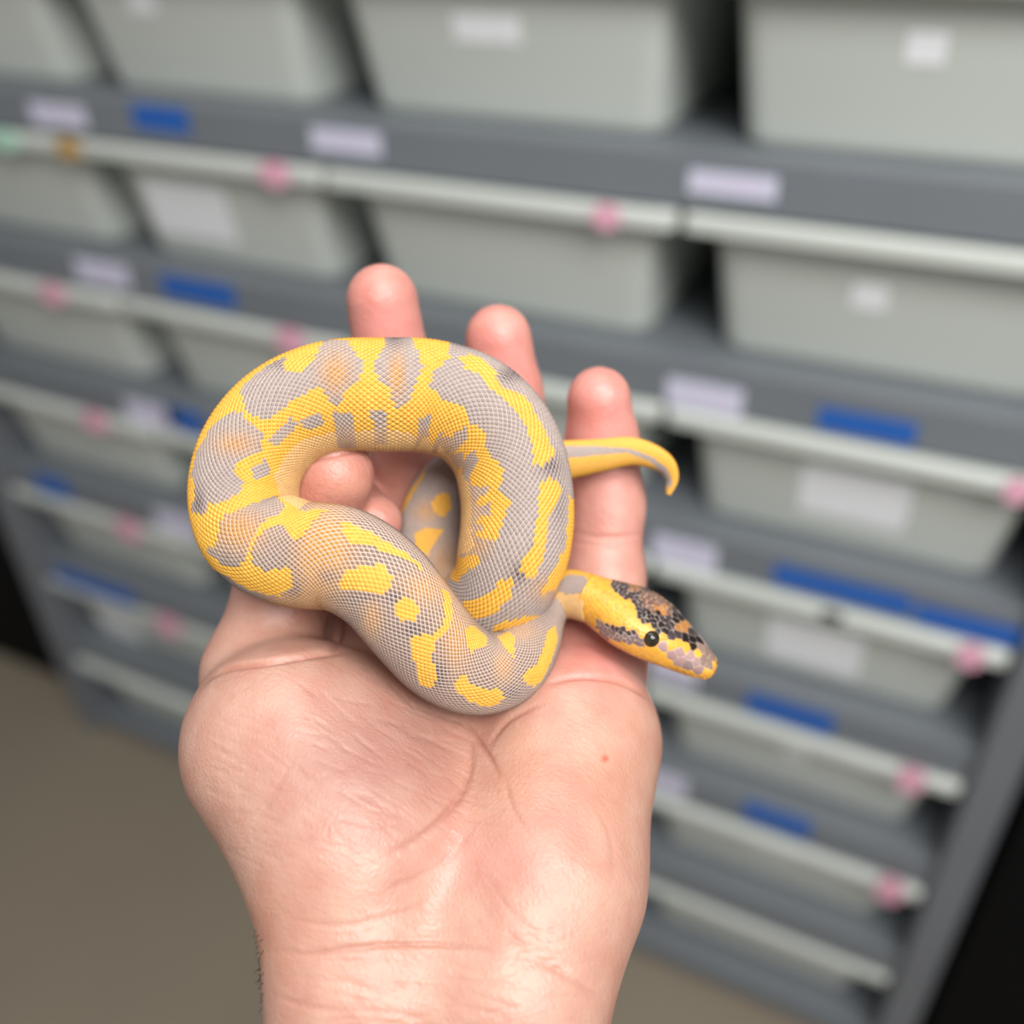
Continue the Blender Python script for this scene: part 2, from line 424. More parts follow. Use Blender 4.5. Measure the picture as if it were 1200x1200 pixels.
# refine once (smooth) so that the creases have vertices to live on
tmp = mesh_obj('hand_coarse', HV, HQ, M_SKIN)
sm = tmp.modifiers.new('s', 'SMOOTH'); sm.iterations = 4; sm.factor = 0.5
sub = tmp.modifiers.new('d', 'SUBSURF'); sub.levels = 1; sub.render_levels = 1
dg = bpy.context.evaluated_depsgraph_get(); ev = tmp.evaluated_get(dg); em = ev.to_mesh()
n = len(em.vertices); HV = np.empty(n * 3); em.vertices.foreach_get('co', HV); HV = HV.reshape(-1, 3)
NV = np.empty(n * 3); em.vertices.foreach_get('normal', NV); NV = NV.reshape(-1, 3)
HQ = np.empty(len(em.loops), np.int64); em.loops.foreach_get('vertex_index', HQ); HQ = HQ.reshape(-1, 4)
ev.to_mesh_clear(); bpy.data.objects.remove(tmp)
if ((HV - HV.mean(0)) * NV).sum() < 0: NV = -NV; HQ = HQ[:, ::-1]
P2 = to_px(HV)
front = -(NV * HV / np.linalg.norm(HV, axis=1)[:, None]).sum(1)    # >0 faces the camera
def seg_dist(P, poly):
    d = np.full(len(P), 1e9); poly = np.array(poly, float)
    for a, b_ in zip(poly[:-1], poly[1:]):
        ba = b_ - a; t = np.clip(((P - a) @ ba) / (ba @ ba), 0, 1)
        d = np.minimum(d, np.hypot(*(P - a - t[:, None] * ba).T))
    return d
def smooth_poly(pts, n=6):
    p = np.array(pts, float); p = np.vstack([2 * p[0] - p[1], p, 2 * p[-1] - p[-2]]); out = []
    for i in range(1, len(p) - 2):
        for t in np.linspace(0, 1, n, endpoint=False):
            out.append(0.5 * ((2 * p[i]) + (-p[i-1] + p[i+1]) * t + (2*p[i-1] - 5*p[i] + 4*p[i+1] - p[i+2]) * t*t + (-p[i-1] + 3*p[i] - 3*p[i+1] + p[i+2]) * t**3))
    return np.array(out + [p[-2]])
creases = [   # polyline, depth mm, half width px
    ([(346, 552), (366, 540), (395, 533), (420, 529), (438, 536)], 0.55, 3.0),
    ([(308, 1113), (365, 1118), (415, 1111), (470, 1107), (530, 1108), (600, 1118)], 0.7, 3.5),
    ([(314, 1165), (365, 1180), (420, 1187)], 0.35, 3), ([(330, 1075), (400, 1085), (470, 1070), (510, 1060)], 0.25, 4),
    ([(625, 1118), (660, 1142), (710, 1176)], 0.45, 4), ([(590, 1090), (625, 1118)], 0.3, 4), ([(470, 1140), (560, 1150), (640, 1160)], 0.2, 4),
    ([(533, 830), (555, 860), (575, 890), (588, 915)], 0.7, 4), ([(545, 845), (552, 890), (537, 935), (500, 975), (455, 1002)], 0.7, 5),
    ([(570, 878), (595, 845), (640, 822)], 0.45, 4), ([(636, 803), (680, 793), (730, 800), (772, 826)], 0.9, 4),
    ([(226, 812), (258, 786), (315, 776), (365, 768), (410, 764)], 1.3, 4), ([(402, 716), (398, 745), (388, 765)], 0.9, 5),
    ([(668, 624), (710, 630), (754, 626)], 0.5, 4), ([(665, 634), (710, 639), (754, 636)], 0.35, 4), ([(660, 545), (705, 549), (752, 546)], 0.4, 4),
    ([(590, 905), (600, 945), (625, 985)], 0.25, 4), ([(560, 960), (520, 1010), (440, 1050)], 0.2, 5), ([(690, 930), (715, 980), (720, 1040)], 0.15, 4),
    ([(250, 980), (310, 940), (350, 880)], 0.15, 4), ([(300, 960), (330, 925)], 0.15, 3), ([(575, 1030), (600, 1070), (660, 1120)], 0.2, 4),
]
red = np.zeros(len(HV))
for poly, dep, wd in creases:
    sm_ = smooth_poly(poly); d = seg_dist(P2, sm_)
    fade = np.clip(np.minimum(np.hypot(*(P2 - sm_[0]).T), np.hypot(*(P2 - sm_[-1]).T)) / (0.3 * np.hypot(*(sm_[-1] - sm_[0]))), 0.05, 1)
    wd = wd * 0.75
    g = np.exp(-(d / wd) ** 2) * np.clip(front * 3, 0, 1) * fade
    HV -= NV * (g * dep)[:, None]; red = np.maximum(red, g * min(1, dep * 0.9))
# fine wrinkles fanned over the thenar and wrist
for i in range(110):
    x0 = rng.uniform(240, 540); y0 = rng.uniform(800, 1000); a = math.radians(rng.normal(28, 10)); L = rng.uniform(15, 60)
    d = seg_dist(P2, [(x0, y0), (x0 + L * math.cos(a), y0 + L * math.sin(a))])
    HV -= NV * (np.exp(-(d / 2.0) ** 2) * np.clip(front * 3, 0, 1) * 0.13)[:, None]
for i in range(50):
    x0 = rng.uniform(330, 640); y0 = rng.uniform(1090, 1220); a = math.radians(rng.normal(8, 14)); L = rng.uniform(30, 90)
    d = seg_dist(P2, [(x0, y0), (x0 + L * math.cos(a), y0 + L * math.sin(a))])
    HV -= NV * (np.exp(-(d / 2.2) ** 2) * np.clip(front * 3, 0, 1) * 0.14)[:, None]
# skin colour: pink fingertips, mauve thenar, warm palm
base = np.array(srgb(203, 158, 140)); pink = np.array(srgb(229, 158, 148)); mauve = np.array(srgb(180, 136, 128)); warm = np.array(srgb(207, 154, 130)); deep = np.array(srgb(176, 104, 88))
def blob(x, y, rx_, ry_): return np.exp(-(((P2[:, 0] - x) / rx_) ** 2 + ((P2[:, 1] - y) / ry_) ** 2))
def lerp(c, t, w): return c * (1 - w[:, None]) + t * w[:, None]
colr = np.tile(base, (len(HV), 1))
colr = lerp(colr, mauve, np.clip(blob(440, 890, 110, 90), 0, 1) * 0.8)
colr = lerp(colr, warm, np.clip(blob(640, 900, 130, 90) + blob(300, 1090, 60, 60), 0, 1) * 0.6)
fing = np.clip((740 - P2[:, 1]) / 120, 0, 1); colr = lerp(colr, pink, fing * 0.55)
tips = np.clip(blob(447, 380, 50, 50) + blob(585, 425, 45, 60) + blob(703, 490, 42, 60) + blob(703, 760, 70, 50), 0, 1)
colr = lerp(colr, np.array(srgb(236, 146, 140)), tips * 0.6)
colr = lerp(colr, np.array(srgb(214, 146, 124)), np.clip(blob(395, 575, 60, 30), 0, 1) * 0.7)
colr = lerp(colr, np.array(srgb(208, 142, 132)), np.clip(blob(600, 1010, 40, 30) + blob(660, 960, 40, 60) + blob(540, 1010, 60, 40), 0, 1) * 0.35)
colr = lerp(colr, deep, np.clip(red * 0.5, 0, 1)) * np.array([0.87, 0.91, 0.91])
colr = lerp(colr, np.array(srgb(200, 92, 70)), np.exp(-(np.hypot(P2[:, 0] - 709, P2[:, 1] - 889) / 4.0) ** 2) * (front > 0))
hand = mesh_obj('hand', c2w(HV), HQ, M_SKIN, smooth=True, origin=WRIST)
at = hand.data.attributes.new('Col', 'FLOAT_COLOR', 'POINT')
at.data.foreach_set('color', np.hstack([colr, np.ones((len(colr), 1))]).astype(np.float32).ravel())
tag(hand, 'bare left hand and wrist, palm up, cradling the coiled yellow snake', 'hand')

# fingernails (on the far side of the fingers; the thumb's shows at its rim)
M_NAIL = material('nail', srgb(240, 196, 184), 0.25, 0.05, 80)
def nail(tip, nrm, along, ws, ls, off):
    nrm = np.array(nrm, float); nrm /= np.linalg.norm(nrm); along = np.array(along, float); along -= nrm * (along @ nrm); along /= np.linalg.norm(along)
    side = np.cross(nrm, along); V = []; Fs = []; nu, nv = 9, 9
    for i in range(nu):
        for j in range(nv):
            u = -1 + 2 * i / (nu - 1); v = -1 + 2 * j / (nv - 1)
            rr_ = max(abs(u), abs(v)); 
            a = math.atan2(v, u); q = rr_ / max(1e-6, (abs(math.cos(a)) ** 3 + abs(math.sin(a)) ** 3) ** (1 / 3)) if rr_ > 0 else 0
            uu, vv = q * math.cos(a), q * math.sin(a)
            V.append(tip + nrm * (off - 2.4 * uu * uu - 0.5 * vv * vv) + side * uu * ws + along * vv * ls)
    for i in range(nu - 1):
        for j in range(nv - 1):
            a = i * nv + j; Fs.append((a, a + nv, a + nv + 1, a + 1))
    o = mesh_obj('fingernail', c2w(np.array(V)) - WRIST, Fs, M_NAIL, hand, smooth=True)
    sd = o.modifiers.new('t', 'SOLIDIFY'); sd.thickness = 0.0006; sd.offset = 0
nail(px(391, 560, 204), (0.1, -0.55, 0.8), (0.45, -0.8, -0.5), 5.6, 6.5, 8.0)
nail(px(449, 357, 222), (0, -0.25, 1), (-0.1, -1, -0.3), 5.4, 6, 8.4)
nail(px(585, 401, 227), (0, -0.25, 1), (-0.1, -1, -0.3), 5.0, 5.6, 7.8)
nail(px(702, 471, 225), (0, -0.25, 1), (0, -1, -0.3), 4.6, 5, 7.5)
# a few dark hairs on the thumb side of the wrist
M_HAIR = material('arm_hair', srgb(40, 32, 28), 0.5)
Vh, Fh = [], []
side_ix = np.where((np.abs(front) < 0.35) & (P2[:, 0] < 340) & (P2[:, 1] > 1092) & (P2[:, 1] < 1185))[0]
for i in rng.choice(side_ix, 40):
    p0 = HV[i]; d = NV[i] * 0.6 + np.array([-0.1, rng.normal(0.6, 0.5), rng.normal(0.2, .6)]); d /= np.linalg.norm(d)
    L = rng.uniform(0.8, 1.9); bend = np.array([0, 0.6, 0.2]) * L * 0.25; sd = np.cross(d, (0, 0, 1)); sd /= np.linalg.norm(sd) + 1e-9; sd2 = np.cross(d, sd)
    b0 = len(Vh)
    for t, w_ in ((0, .07), (.5, .055)):
        c = p0 + d * L * t + bend * t * t
        for a in range(3): Vh.append(c + (sd * math.cos(a * 2.094) + sd2 * math.sin(a * 2.094)) * w_)
    Vh.append(p0 + d * L + bend)
    for a in range(3):
        b1 = (a + 1) % 3
        Fh.append((b0 + a, b0 + b1, b0 + 3 + b1, b0 + 3 + a)); Fh.append((b0 + 3 + a, b0 + 3 + b1, b0 + 6))
if Vh:
    o = mesh_obj('hair', c2w(np.array(Vh)) - WRIST, Fh, M_HAIR, hand); o['kind'] = 'stuff'; o['label'] = 'short dark arm hair'

# ------------------------------------------------------------------ snake
SN = [  # px, py, depth mm, radius px, tail tip -> neck
    (783,580,219,2.5),(787,560,219,8),(776,541,218,12),(742,529,217,16),(700,534,217,19),(655,540,218,23),(600,545,221,27),(550,550,223,31),
    (515,580,223,34),(503,628,222,36),(510,680,220,40),(540,715,214,47),(582,695,207,57),(602,645,204,64),(606,585,204,65),(592,525,204,65),
    (556,483,203,65),(505,465,202,65),(450,463,200,65),(390,465,199,64),(335,488,198,63),(298,530,197,62),(286,580,196,62),(300,625,194,62),
    (345,648,192,62),(400,655,190,61),(445,682,189,59),(482,725,190,57),(520,768,193,54),(560,788,196,49),(598,780,200,43),(618,752,205,38),
    (628,722,210,34),(643,702,213,30),(668,696,212,28),(697,703,209,28)]
CP = np.array([np.append(px(a, b, z), r * z / F) for a, b, z, r in SN])
def catmull(P, n=24):
    Q = np.vstack([2 * P[0] - P[1], P, 2 * P[-1] - P[-2]]); out = []; kk = []
    for i in range(1, len(Q) - 2):
        for t in np.linspace(0, 1, n, endpoint=False):
            out.append(0.5 * (2*Q[i] + (-Q[i-1]+Q[i+1])*t + (2*Q[i-1]-5*Q[i]+4*Q[i+1]-Q[i+2])*t*t + (-Q[i-1]+3*Q[i]-3*Q[i+1]+Q[i+2])*t**3)); kk.append(i - 1 + t)
    out.append(P[-1]); kk.append(len(P) - 1)
    return np.array(out), np.array(kk)
D, K = catmull(CP)
# light smoothing
for _ in range(12):
    D[1:-1] = 0.5 * D[1:-1] + 0.25 * (D[:-2] + D[2:])
S = np.concatenate([[0], np.cumsum(np.linalg.norm(np.diff(D[:, :3], axis=0), axis=1))])
# row stations: step follows the girth
st = [0.0]
while st[-1] < S[-1]:
    r = np.interp(st[-1], S, D[:, 3]); st.append(st[-1] + 0.26 + 0.034 * r)
st = np.array(st) * S[-1] / st[-1]
CEN = np.stack([np.interp(st, S, D[:, i]) for i in range(3)], 1); RAD = np.interp(st, S, D[:, 3]); KK = np.interp(st, S, K)
TAN = np.gradient(CEN, axis=0); TAN /= np.linalg.norm(TAN, axis=1)[:, None]
# parallel transport
U = np.zeros_like(CEN); u = np.array([0, 0, -1.0])
for i in range(len(CEN)):
    u = u - TAN[i] * (u @ TAN[i]); u /= np.linalg.norm(u); U[i] = u
Bn = np.cross(TAN, U)
NI = len(CEN); N = 66; M2 = 2 * N
TH = np.arange(M2) * math.pi * 2 / M2
def ring_pt(i, th, extra=0.0):
    rr_ = RAD[i] + extra
    return CEN[i] + U[i] * (np.cos(th) * rr_)[..., None] + Bn[i] * (np.sin(th) * rr_)[..., None] if np.ndim(th) else CEN[i] + rr_ * (U[i] * math.cos(th) + Bn[i] * math.sin(th))
# lattice corner vertices: (i+m) odd; cell centres: (i+m) even
G = CEN[:, None, :] + (U[:, None, :] * np.cos(TH)[None, :, None] + Bn[:, None, :] * np.sin(TH)[None, :, None]) * RAD[:, None, None]
GN = (U[:, None, :] * np.cos(TH)[None, :, None] + Bn[:, None, :] * np.sin(TH)[None, :, None])
ii, mm = np.meshgrid(np.arange(NI), np.arange(M2), indexing='ij')
corner = (ii + mm) % 2 == 1
cid = -np.ones((NI, M2), np.int64); cid[corner] = np.arange(corner.sum())
SV = [G[corner] - GN[corner] * (0.012 * RAD[:, None] * np.ones((1, M2)))[corner][:, None]]
nv = int(corner.sum())
cells = np.argwhere((~corner) & (ii > 0) & (ii < NI - 1))
ci, cm = cells[:, 0], cells[:, 1]
Cc = G[ci, cm]; Cn = GN[ci, cm]
pa = G[ci + 1, cm] - Cc; pm_ = G[ci - 1, cm] - Cc                   # along + / -
pb = G[ci, (cm + 1) % M2] - Cc; pb2 = G[ci, (cm - 1) % M2] - Cc      # around + / -
inner = []
fr = 0.80
hgt = 0.020 * RAD[ci] + 0.02
for k in range(8):
    a = k * math.pi / 4; c_, s_ = math.cos(a), math.sin(a)
    rho = fr if k % 2 == 0 else 0.60 * fr / (abs(c_)) * 1.0
    if k % 2: rho = fr * 0.86
    pt = Cc + (pa * max(c_, 0) + pm_ * max(-c_, 0) + pb * max(s_, 0) + pb2 * max(-s_, 0)) * (rho if k % 2 == 0 else rho * 0.98)
    if k % 2: # diagonal: stay inside the diamond edge midpoint
        pt = Cc + (pa * (c_ > 0) + pm_ * (c_ < 0) + pb * (s_ > 0) + pb2 * (s_ < 0)) * 0.5 * 0.80
    else:
        pt = Cc + (pa * (c_ > .5) + pm_ * (c_ < -.5) + pb * (s_ > .5) + pb2 * (s_ < -.5)) * 0.74
    inner.append(pt + Cn * (hgt * 0.6)[:, None])
ctr = Cc + Cn * (hgt * 1.25)[:, None]
nc = len(cells)
base_in = nv + np.arange(nc) * 9
blk = np.stack(inner + [ctr], 1).reshape(-1, 3)
SV = np.vstack([SV[0], blk])
cc = [cid[ci + 1, cm], cid[ci, (cm + 1) % M2], cid[ci - 1, cm], cid[ci, (cm - 1) % M2]]
tris = []; border = []
for q in range(4):
    a, b_ = cc[q], cc[(q + 1) % 4]; i0 = base_in + 2 * q; i1 = base_in + 2 * q + 1; i2 = base_in + (2 * q + 2) % 8
    tris += [np.stack([a, i1, i0], 1), np.stack([a, b_, i1], 1), np.stack([b_, i2, i1], 1)]; border += [1, 1, 1]
for k in range(8):
    tris.append(np.stack([base_in + k, base_in + (k + 1) % 8, base_in + 8], 1)); border.append(0)
ST = np.concatenate(tris); SB = np.repeat(border, nc); SC = np.tile(np.arange(nc), len(border))
# tail tip cap
# --- colour of each scale: blotches traced on the visible side, mottled pattern elsewhere
def crop(ox, oy, s, pts): return [(ox + x / s, oy + y / s) for x, y in pts]
c1 = lambda *p: crop(200, 380, 3.75, p)
c2 = lambda *p: crop(400, 380, 3.75, p)
c3 = lambda *p: crop(400, 560, 3.75, p)
c6 = lambda *p: crop(211, 387, 1200 / 516, p)
c4 = lambda *p: crop(620, 480, 10 / 3, p)
c5 = lambda *p: crop(640, 640, 60 / 11, p)
GREY, YEL, TANC, DARK, ORG, CREAM = (np.array(srgb(*c)) for c in ((164, 151, 147), (232, 170, 62), (206, 166, 128), (82, 76, 82), (202, 142, 58), (222, 178, 128)))
# segment windows in control-point index
SEG = dict(T=(0, 6.5), H=(6.5, 11.6), C=(11.6, 24.3), F=(23.0, 28.6), B=(27.6, 33.2), N=(32.6, 36), L=(20, 26))
YELLOW = [
    # left and top of the big coil: yellow field, grey islands painted over it
    ('C', 'T', c6((330,520),(230,480),(210,380),(250,300),(300,250),(520,240),(700,300),(790,420),(800,600),(690,640),(600,500),(480,400),(400,440))),
    ('C', 'Y', c6((30,620),(0,300),(150,110),(300,10),(480,-10),(760,0),(735,75),(690,110),(680,150),(720,190),(770,210),(790,250),(830,280),(835,330),(885,380),(870,430),(900,470),(880,510),(868,575),(790,560),(835,540),(800,525),(845,490),(800,470),(830,440),(785,420),(800,380),(760,390),(775,330),(735,340),(730,290),(680,310),(680,260),(640,290),(600,270),(480,275),(400,280),(330,300),(280,350),(255,400),(275,460),(340,500),(400,490),(340,540),(300,590),(290,640),(150,680),(90,650))),
    ('C', 'Y', c2((520,150),(560,130),(620,150),(670,190),(680,240),(720,280),(790,300),(830,350),(880,440),(920,520),(940,570),(880,630),(845,610),(840,540),(820,460),(780,400),(720,340),(660,280),(600,220),(540,190))),
    ('C', 'Y', c2((870,690),(920,675),(960,700),(970,750),(920,820),(905,900),(890,1000),(880,1060),(850,1110),(810,1105),(780,1080),(800,1040),(840,980),(850,900),(870,800))),
    ('C', 'Y', c3((515,550),(600,540),(660,500),(700,445),(740,440),(755,460),(740,530),(680,590),(600,630),(560,620))),
    ('C', 'Y', c3((475,340),(510,320),(520,350),(560,340),(600,330),(620,370),(560,400),(530,430),(510,465),(480,440),(470,390))),
    ('C', 'Y', c3((1000,80),(1030,100),(1025,260),(1000,400),(930,500),(880,510),(920,420),(985,300))),
    ('C', 'Y', c3((660,650),(760,620),(850,600),(880,620),(760,665),(670,690))),
    ('C', 'G', c6((165,160),(230,100),(285,75),(285,105),(330,115),(370,70),(390,30),(455,28),(500,90),(490,130),(450,170),(430,205),(410,200),(390,160),(360,155),(340,180),(300,190),(280,220),(240,240),(200,235),(170,200))),
    ('C', 'G', c6((525,90),(560,40),(560,10),(630,10),(660,95),(640,150),(620,205),(600,215),(580,200),(570,155),(530,120))),
    ('C', 'G', c6((50,320),(90,260),(130,225),(165,225),(200,260),(225,285),(225,330),(190,345),(150,370),(150,390),(175,415),(165,440),(120,465),(80,475),(65,500),(30,500),(42,440),(30,390),(40,360))),
    ('C', 'G', c6((105,530),(120,505),(180,480),(260,450),(290,480),(250,530),(215,570),(190,620),(165,640),(130,650),(70,600),(105,580))),
    ('C', 'G', c6((195,640),(205,580),(235,540),(280,530),(298,560),(300,640),(230,655))),
    ('C', 'G', c6((740,0),(800,20),(770,60),(735,70))),
] + [('C', 'G', c6(*p)) for p in (((240,300),(300,240),(325,255),(265,320)), ((325,245),(385,220),(395,255),(340,275)), ((418,225),(470,222),(478,320),(430,320)),
    ((522,222),(560,220),(568,312),(530,312)), ((650,245),(680,228),(685,255),(640,330)), ((700,290),(722,275),(700,335),(685,330)),
    ((725,300),(775,265),(785,295),(740,345)), ((765,360),(803,325),(815,360),(775,405)), ((790,430),(838,422),(836,452),(790,458)), ((795,480),(845,473),(845,503),(795,508)),
    ((190,372),(238,350),(250,395),(205,405)))] + [
    # front stretch
    ('F', 'Y', c1((740,1130),(780,1080),(860,1055),(940,1060),(975,1110),(970,1160),(940,1190),(880,1175),(800,1175),(750,1170))),
    ('F', 'Y', c3((235,560),(280,530),(325,535),(340,580),(320,625),(265,630),(240,600))),
    ('F', 'Y', c3((295,710),(340,690),(410,690),(405,740),(400,800),(420,880),(400,920),(350,915),(330,840),(305,770))),
    ('F', 'Y', c3((0,190),(60,210),(150,250),(250,310),(340,370),(370,420),(300,365),(200,330),(120,290),(40,300),(10,250))),
    ('F', 'Y', c3((440,480),(480,520),(487,600),(475,660),(430,710),(395,710),(445,650),(455,580))),
    ('L', 'Y', c1((260,1090),(320,1040),(350,1060),(380,1090),(440,1085),(500,1065),(520,1080),(540,1140),(520,1160),(480,1195),(420,1190),(330,1160),(255,1110))),
    ('L', 'Y', c1((430,850),(480,830),(690,810),(640,850),(560,950),(530,945),(520,890),(480,875),(420,895),(380,940),(355,1000),(340,1070),(310,1060),(340,980),(370,910))),
    ('L', 'Y', c1((90,830),(140,840),(200,850),(190,960),(150,990),(100,920))),
    ('B', 'Y', c3((500,910),(530,860),(555,870),(570,910),(620,930),(700,930),(715,965),(680,1000),(620,1005),(560,985),(510,940))),
    ('F', 'Y', c3((500,910),(530,860),(555,870),(570,910),(620,930),(700,930),(715,965),(680,1000),(620,1005),(560,985),(510,940))),
    ('B', 'Y', c3((545,660),(580,650),(640,700),(640,745),(590,750),(570,785),(550,720))), ('B', 'Y', c3((685,700),(740,675),(762,700),(757,795),(720,745))),
    ('B', 'Y', c3((800,860),(860,820),(890,740),(905,670),(945,655),(950,720),(915,820),(880,895),(840,920),(805,895))),
    ('F', 'Y', c3((545,660),(580,650),(640,700),(640,745),(590,750),(570,785),(550,720))),
    # deep loop
    ('H', 'Y', c2((390,790),(430,740),(475,745),(490,800),(450,850),(410,830))), ('H', 'Y', c2((320,920),(380,890),(450,900),(410,960),(380,1020),(330,980))),
    ('H', 'Y', c2((225,850),(280,770),(380,620),(350,690),(300,770),(260,850))),
    # tail and neck
    ('T', 'Y', [(600,480),(820,480),(820,620),(600,620)]),
    ('T', 'G', c4((60,142),(250,142),(400,152),(480,185),(540,230),(562,290),(545,310),(520,250),(470,200),(380,168),(250,180),(60,200))),
    ('N', 'Y', [(640,655),(720,655),(720,690),(640,672)]), ('N', 'Y', [(640,655),(720,655),(720,745),(640,745)]),
    ('N', 'T', c5((20,310),(130,300),(260,320),(290,400),(300,560),(20,460))),
    ('N', 'G', c5((70,230),(150,180),(240,190),(290,240),(350,280),(345,340),(300,410),(260,320),(200,300),(130,310),(60,280))),
]
SOFT = [  # seg, x, y, rx, ry, colour, weight: tints inside the grey
    ('C', 393, 437, 16, 22, ORG, .7), ('C', 465, 440, 9, 24, ORG, .75), ('C', 275, 520, 24, 12, ORG, .6), ('C', 275, 620, 26, 16, ORG, .6),
    ('L', 282, 625, 24, 22, ORG, .6), ('F', 385, 640, 24, 40, ORG, .9), ('L', 372, 655, 20, 50, ORG, .9), ('L', 330, 705, 20, 10, ORG, .4), ('F', 355, 700, 26, 16, ORG, .6),
    ('F', 500, 690, 28, 18, ORG, .65), ('F', 535, 745, 16, 34, ORG, .7), ('F', 436, 725, 10, 20, ORG, .6), ('B', 590, 780, 10, 18, ORG, .6), ('B', 612, 740, 14, 10, ORG, .5),
    ('C', 560, 640, 14, 12, ORG, .5), ('C', 640, 690, 16, 12, ORG, .5), ('C', 555, 600, 12, 30, TANC, .8), ('C', 450, 515, 70, 14, TANC, .8), ('C', 350, 560, 16, 34, TANC, .9),
    ('C', 520, 540, 22, 16, ORG, .5), ('C', 500, 520, 24, 12, ORG, .45), ('C', 370, 595, 22, 16, TANC, .9), ('H', 500, 600, 14, 12, ORG, .6), ('H', 520, 660, 16, 26, ORG, .5),
    ('C', 596, 440, 14, 8, DARK, .8), ('C', 645, 545, 12, 12, DARK, .7), ('C', 608, 672, 8, 10, DARK, .7), ('C', 545, 400, 14, 8, DARK, .6), ('C', 326, 425, 14, 8, DARK, .5),
    ('C', 233, 590, 6, 16, DARK, .7), ('C', 462, 398, 12, 10, DARK, .6), ('C', 655, 590, 8, 30, DARK, .35),
    ('F', 462, 700, 10, 8, DARK, .8), ('F', 484, 738, 12, 8, DARK, .8), ('F', 515, 790, 8, 14, DARK, .8), ('F', 385, 675, 12, 8, DARK, .5), ('F', 420, 700, 40, 5, DARK, .35), ('B', 600, 812, 14, 8, DARK, .6), ('L', 262, 672, 20, 12, DARK, .6),
    ('L', 345, 690, 8, 10, DARK, .5), ('B', 640, 715, 8, 12, DARK, .5), ('C', 630, 640, 6, 8, DARK, .5)]
def pip(P, poly):
    poly = np.array(poly, float); x, y = P[:, 0], P[:, 1]; ins = np.zeros(len(P), bool); j = len(poly) - 1
    for i in range(len(poly)):
        xi, yi = poly[i]; xj, yj = poly[j]
        with np.errstate(divide='ignore', invalid='ignore'):
            cnd = ((yi > y) != (yj > y)) & (x < (xj - xi) * (y - yi) / (yj - yi + 1e-12) + xi)
        ins ^= cnd; j = i
    return ins
CP2 = to_px(Cc); fac = -(Cn * Cc / np.linalg.norm(Cc, axis=1)[:, None]).sum(1); ck = KK[ci]
# mottled fallback for the sides the photograph does not show
ang = np.arctan2(np.sin(TH[cm]), np.cos(TH[cm])); sl_ = st[ci]
mot = np.sin(sl_ * 0.33 + 1.7 * np.sin(ang * 2)) + 0.7 * np.sin(sl_ * 0.51 - 2 * ang) + 0.5 * np.sin(3 * ang + 0.2 * sl_)
scol = np.where((mot > 0.75)[:, None], YEL, GREY)
vis = fac > -0.12
isY = mot > 0.75
isY[vis] = False
GREY2 = np.array(srgb(134, 114, 104))                      # browner on the neck-ward half
fr_w = np.clip((ck - 22.5) / 2, 0, 1) * np.clip((33 - ck) / 2, 0, 1)
GREYS = GREY * (1 - fr_w[:, None]) + GREY2 * fr_w[:, None]
scol = np.where(isY[:, None], YEL, GREYS)
for seg, kind, poly in YELLOW:
    a, b_ = SEG[seg]; w_ = vis & (ck >= a) & (ck <= b_) & pip(CP2, poly)
    scol[w_] = GREYS[w_] if kind == 'G' else {'Y': YEL, 'T': CREAM}[kind]; isY[w_] = kind != 'G'
for seg, x, y, rx_, ry_, cl, wt in SOFT:
    a, b_ = SEG[seg]; w_ = np.clip(np.exp(-(((CP2[:, 0] - x) / (1.1 * rx_)) ** 2 + ((CP2[:, 1] - y) / (1.1 * ry_)) ** 2)) * wt * 1.3, 0, 0.95) * vis * (ck >= a) * (ck <= b_) * (~isY)
    scol = scol * (1 - w_[:, None]) + cl * w_[:, None]
scol *= (1 + rng.normal(0, 0.05, nc))[:, None] * np.where(isY, 0.84, 0.77)[:, None]
SKINL = np.array(srgb(206, 184, 170))
bw = (0.5 + 0.32 * fr_w)[:, None]
bcol = np.where(isY[:, None], scol * 0.62 + 0.38 * np.array(srgb(246, 206, 112)), scol * (1 - bw) + SKINL * bw)
fcol = np.where(SB[:, None] == 1, bcol[SC], scol[SC])

# --- head: swept cross-sections, a fine grid with plates
HO = px(697, 703, 209.0)
fw = px(842, 780, 204.0) - HO; HL = np.linalg.norm(fw) * 1.0; fw /= HL
perp = np.array([fw[1], -fw[0], 0]); perp /= np.linalg.norm(perp)      # up-right in the picture
al = math.radians(49)
up = math.cos(al) * np.array([0, 0, -1.0]) + math.sin(al) * perp; up -= fw * (up @ fw); up /= np.linalg.norm(up)
sd = np.cross(fw, up); 
if sd @ perp > 0: sd = -sd                                             # sd = towards the lower-left, the side we see
tt = np.array([-0.10, 0.0, .12, .26, .40, .52, .64, .76, .86, .93, .975, 1.0])
hw_ = np.array([4.4, 5.0, 6.4, 7.8, 8.0, 7.4, 6.3, 5.1, 4.2, 3.3, 2.1, 0.0])
ht_ = np.array([4.6, 5.0, 5.5, 5.9, 5.9, 5.6, 4.9, 3.9, 3.0, 2.2, 1.4, 0.0])
hb_ = np.array([4.6, 4.7, 4.7, 4.8, 4.8, 4.6, 4.3, 3.9, 3.4, 2.7, 1.8, 0.0])
dz_ = np.array([0, 0, 0, 0.1, 0.2, 0.1, -0.3, -0.8, -1.2, -1.5, -1.7, -1.8])   # drop of the axis
NT, NP = 170, 168
tg = np.concatenate([np.linspace(-0.10, 0.86, NT - 34), 0.86 + 0.14 * np.sin(np.linspace(0, math.pi / 2, 35))[1:]]); NT = len(tg)
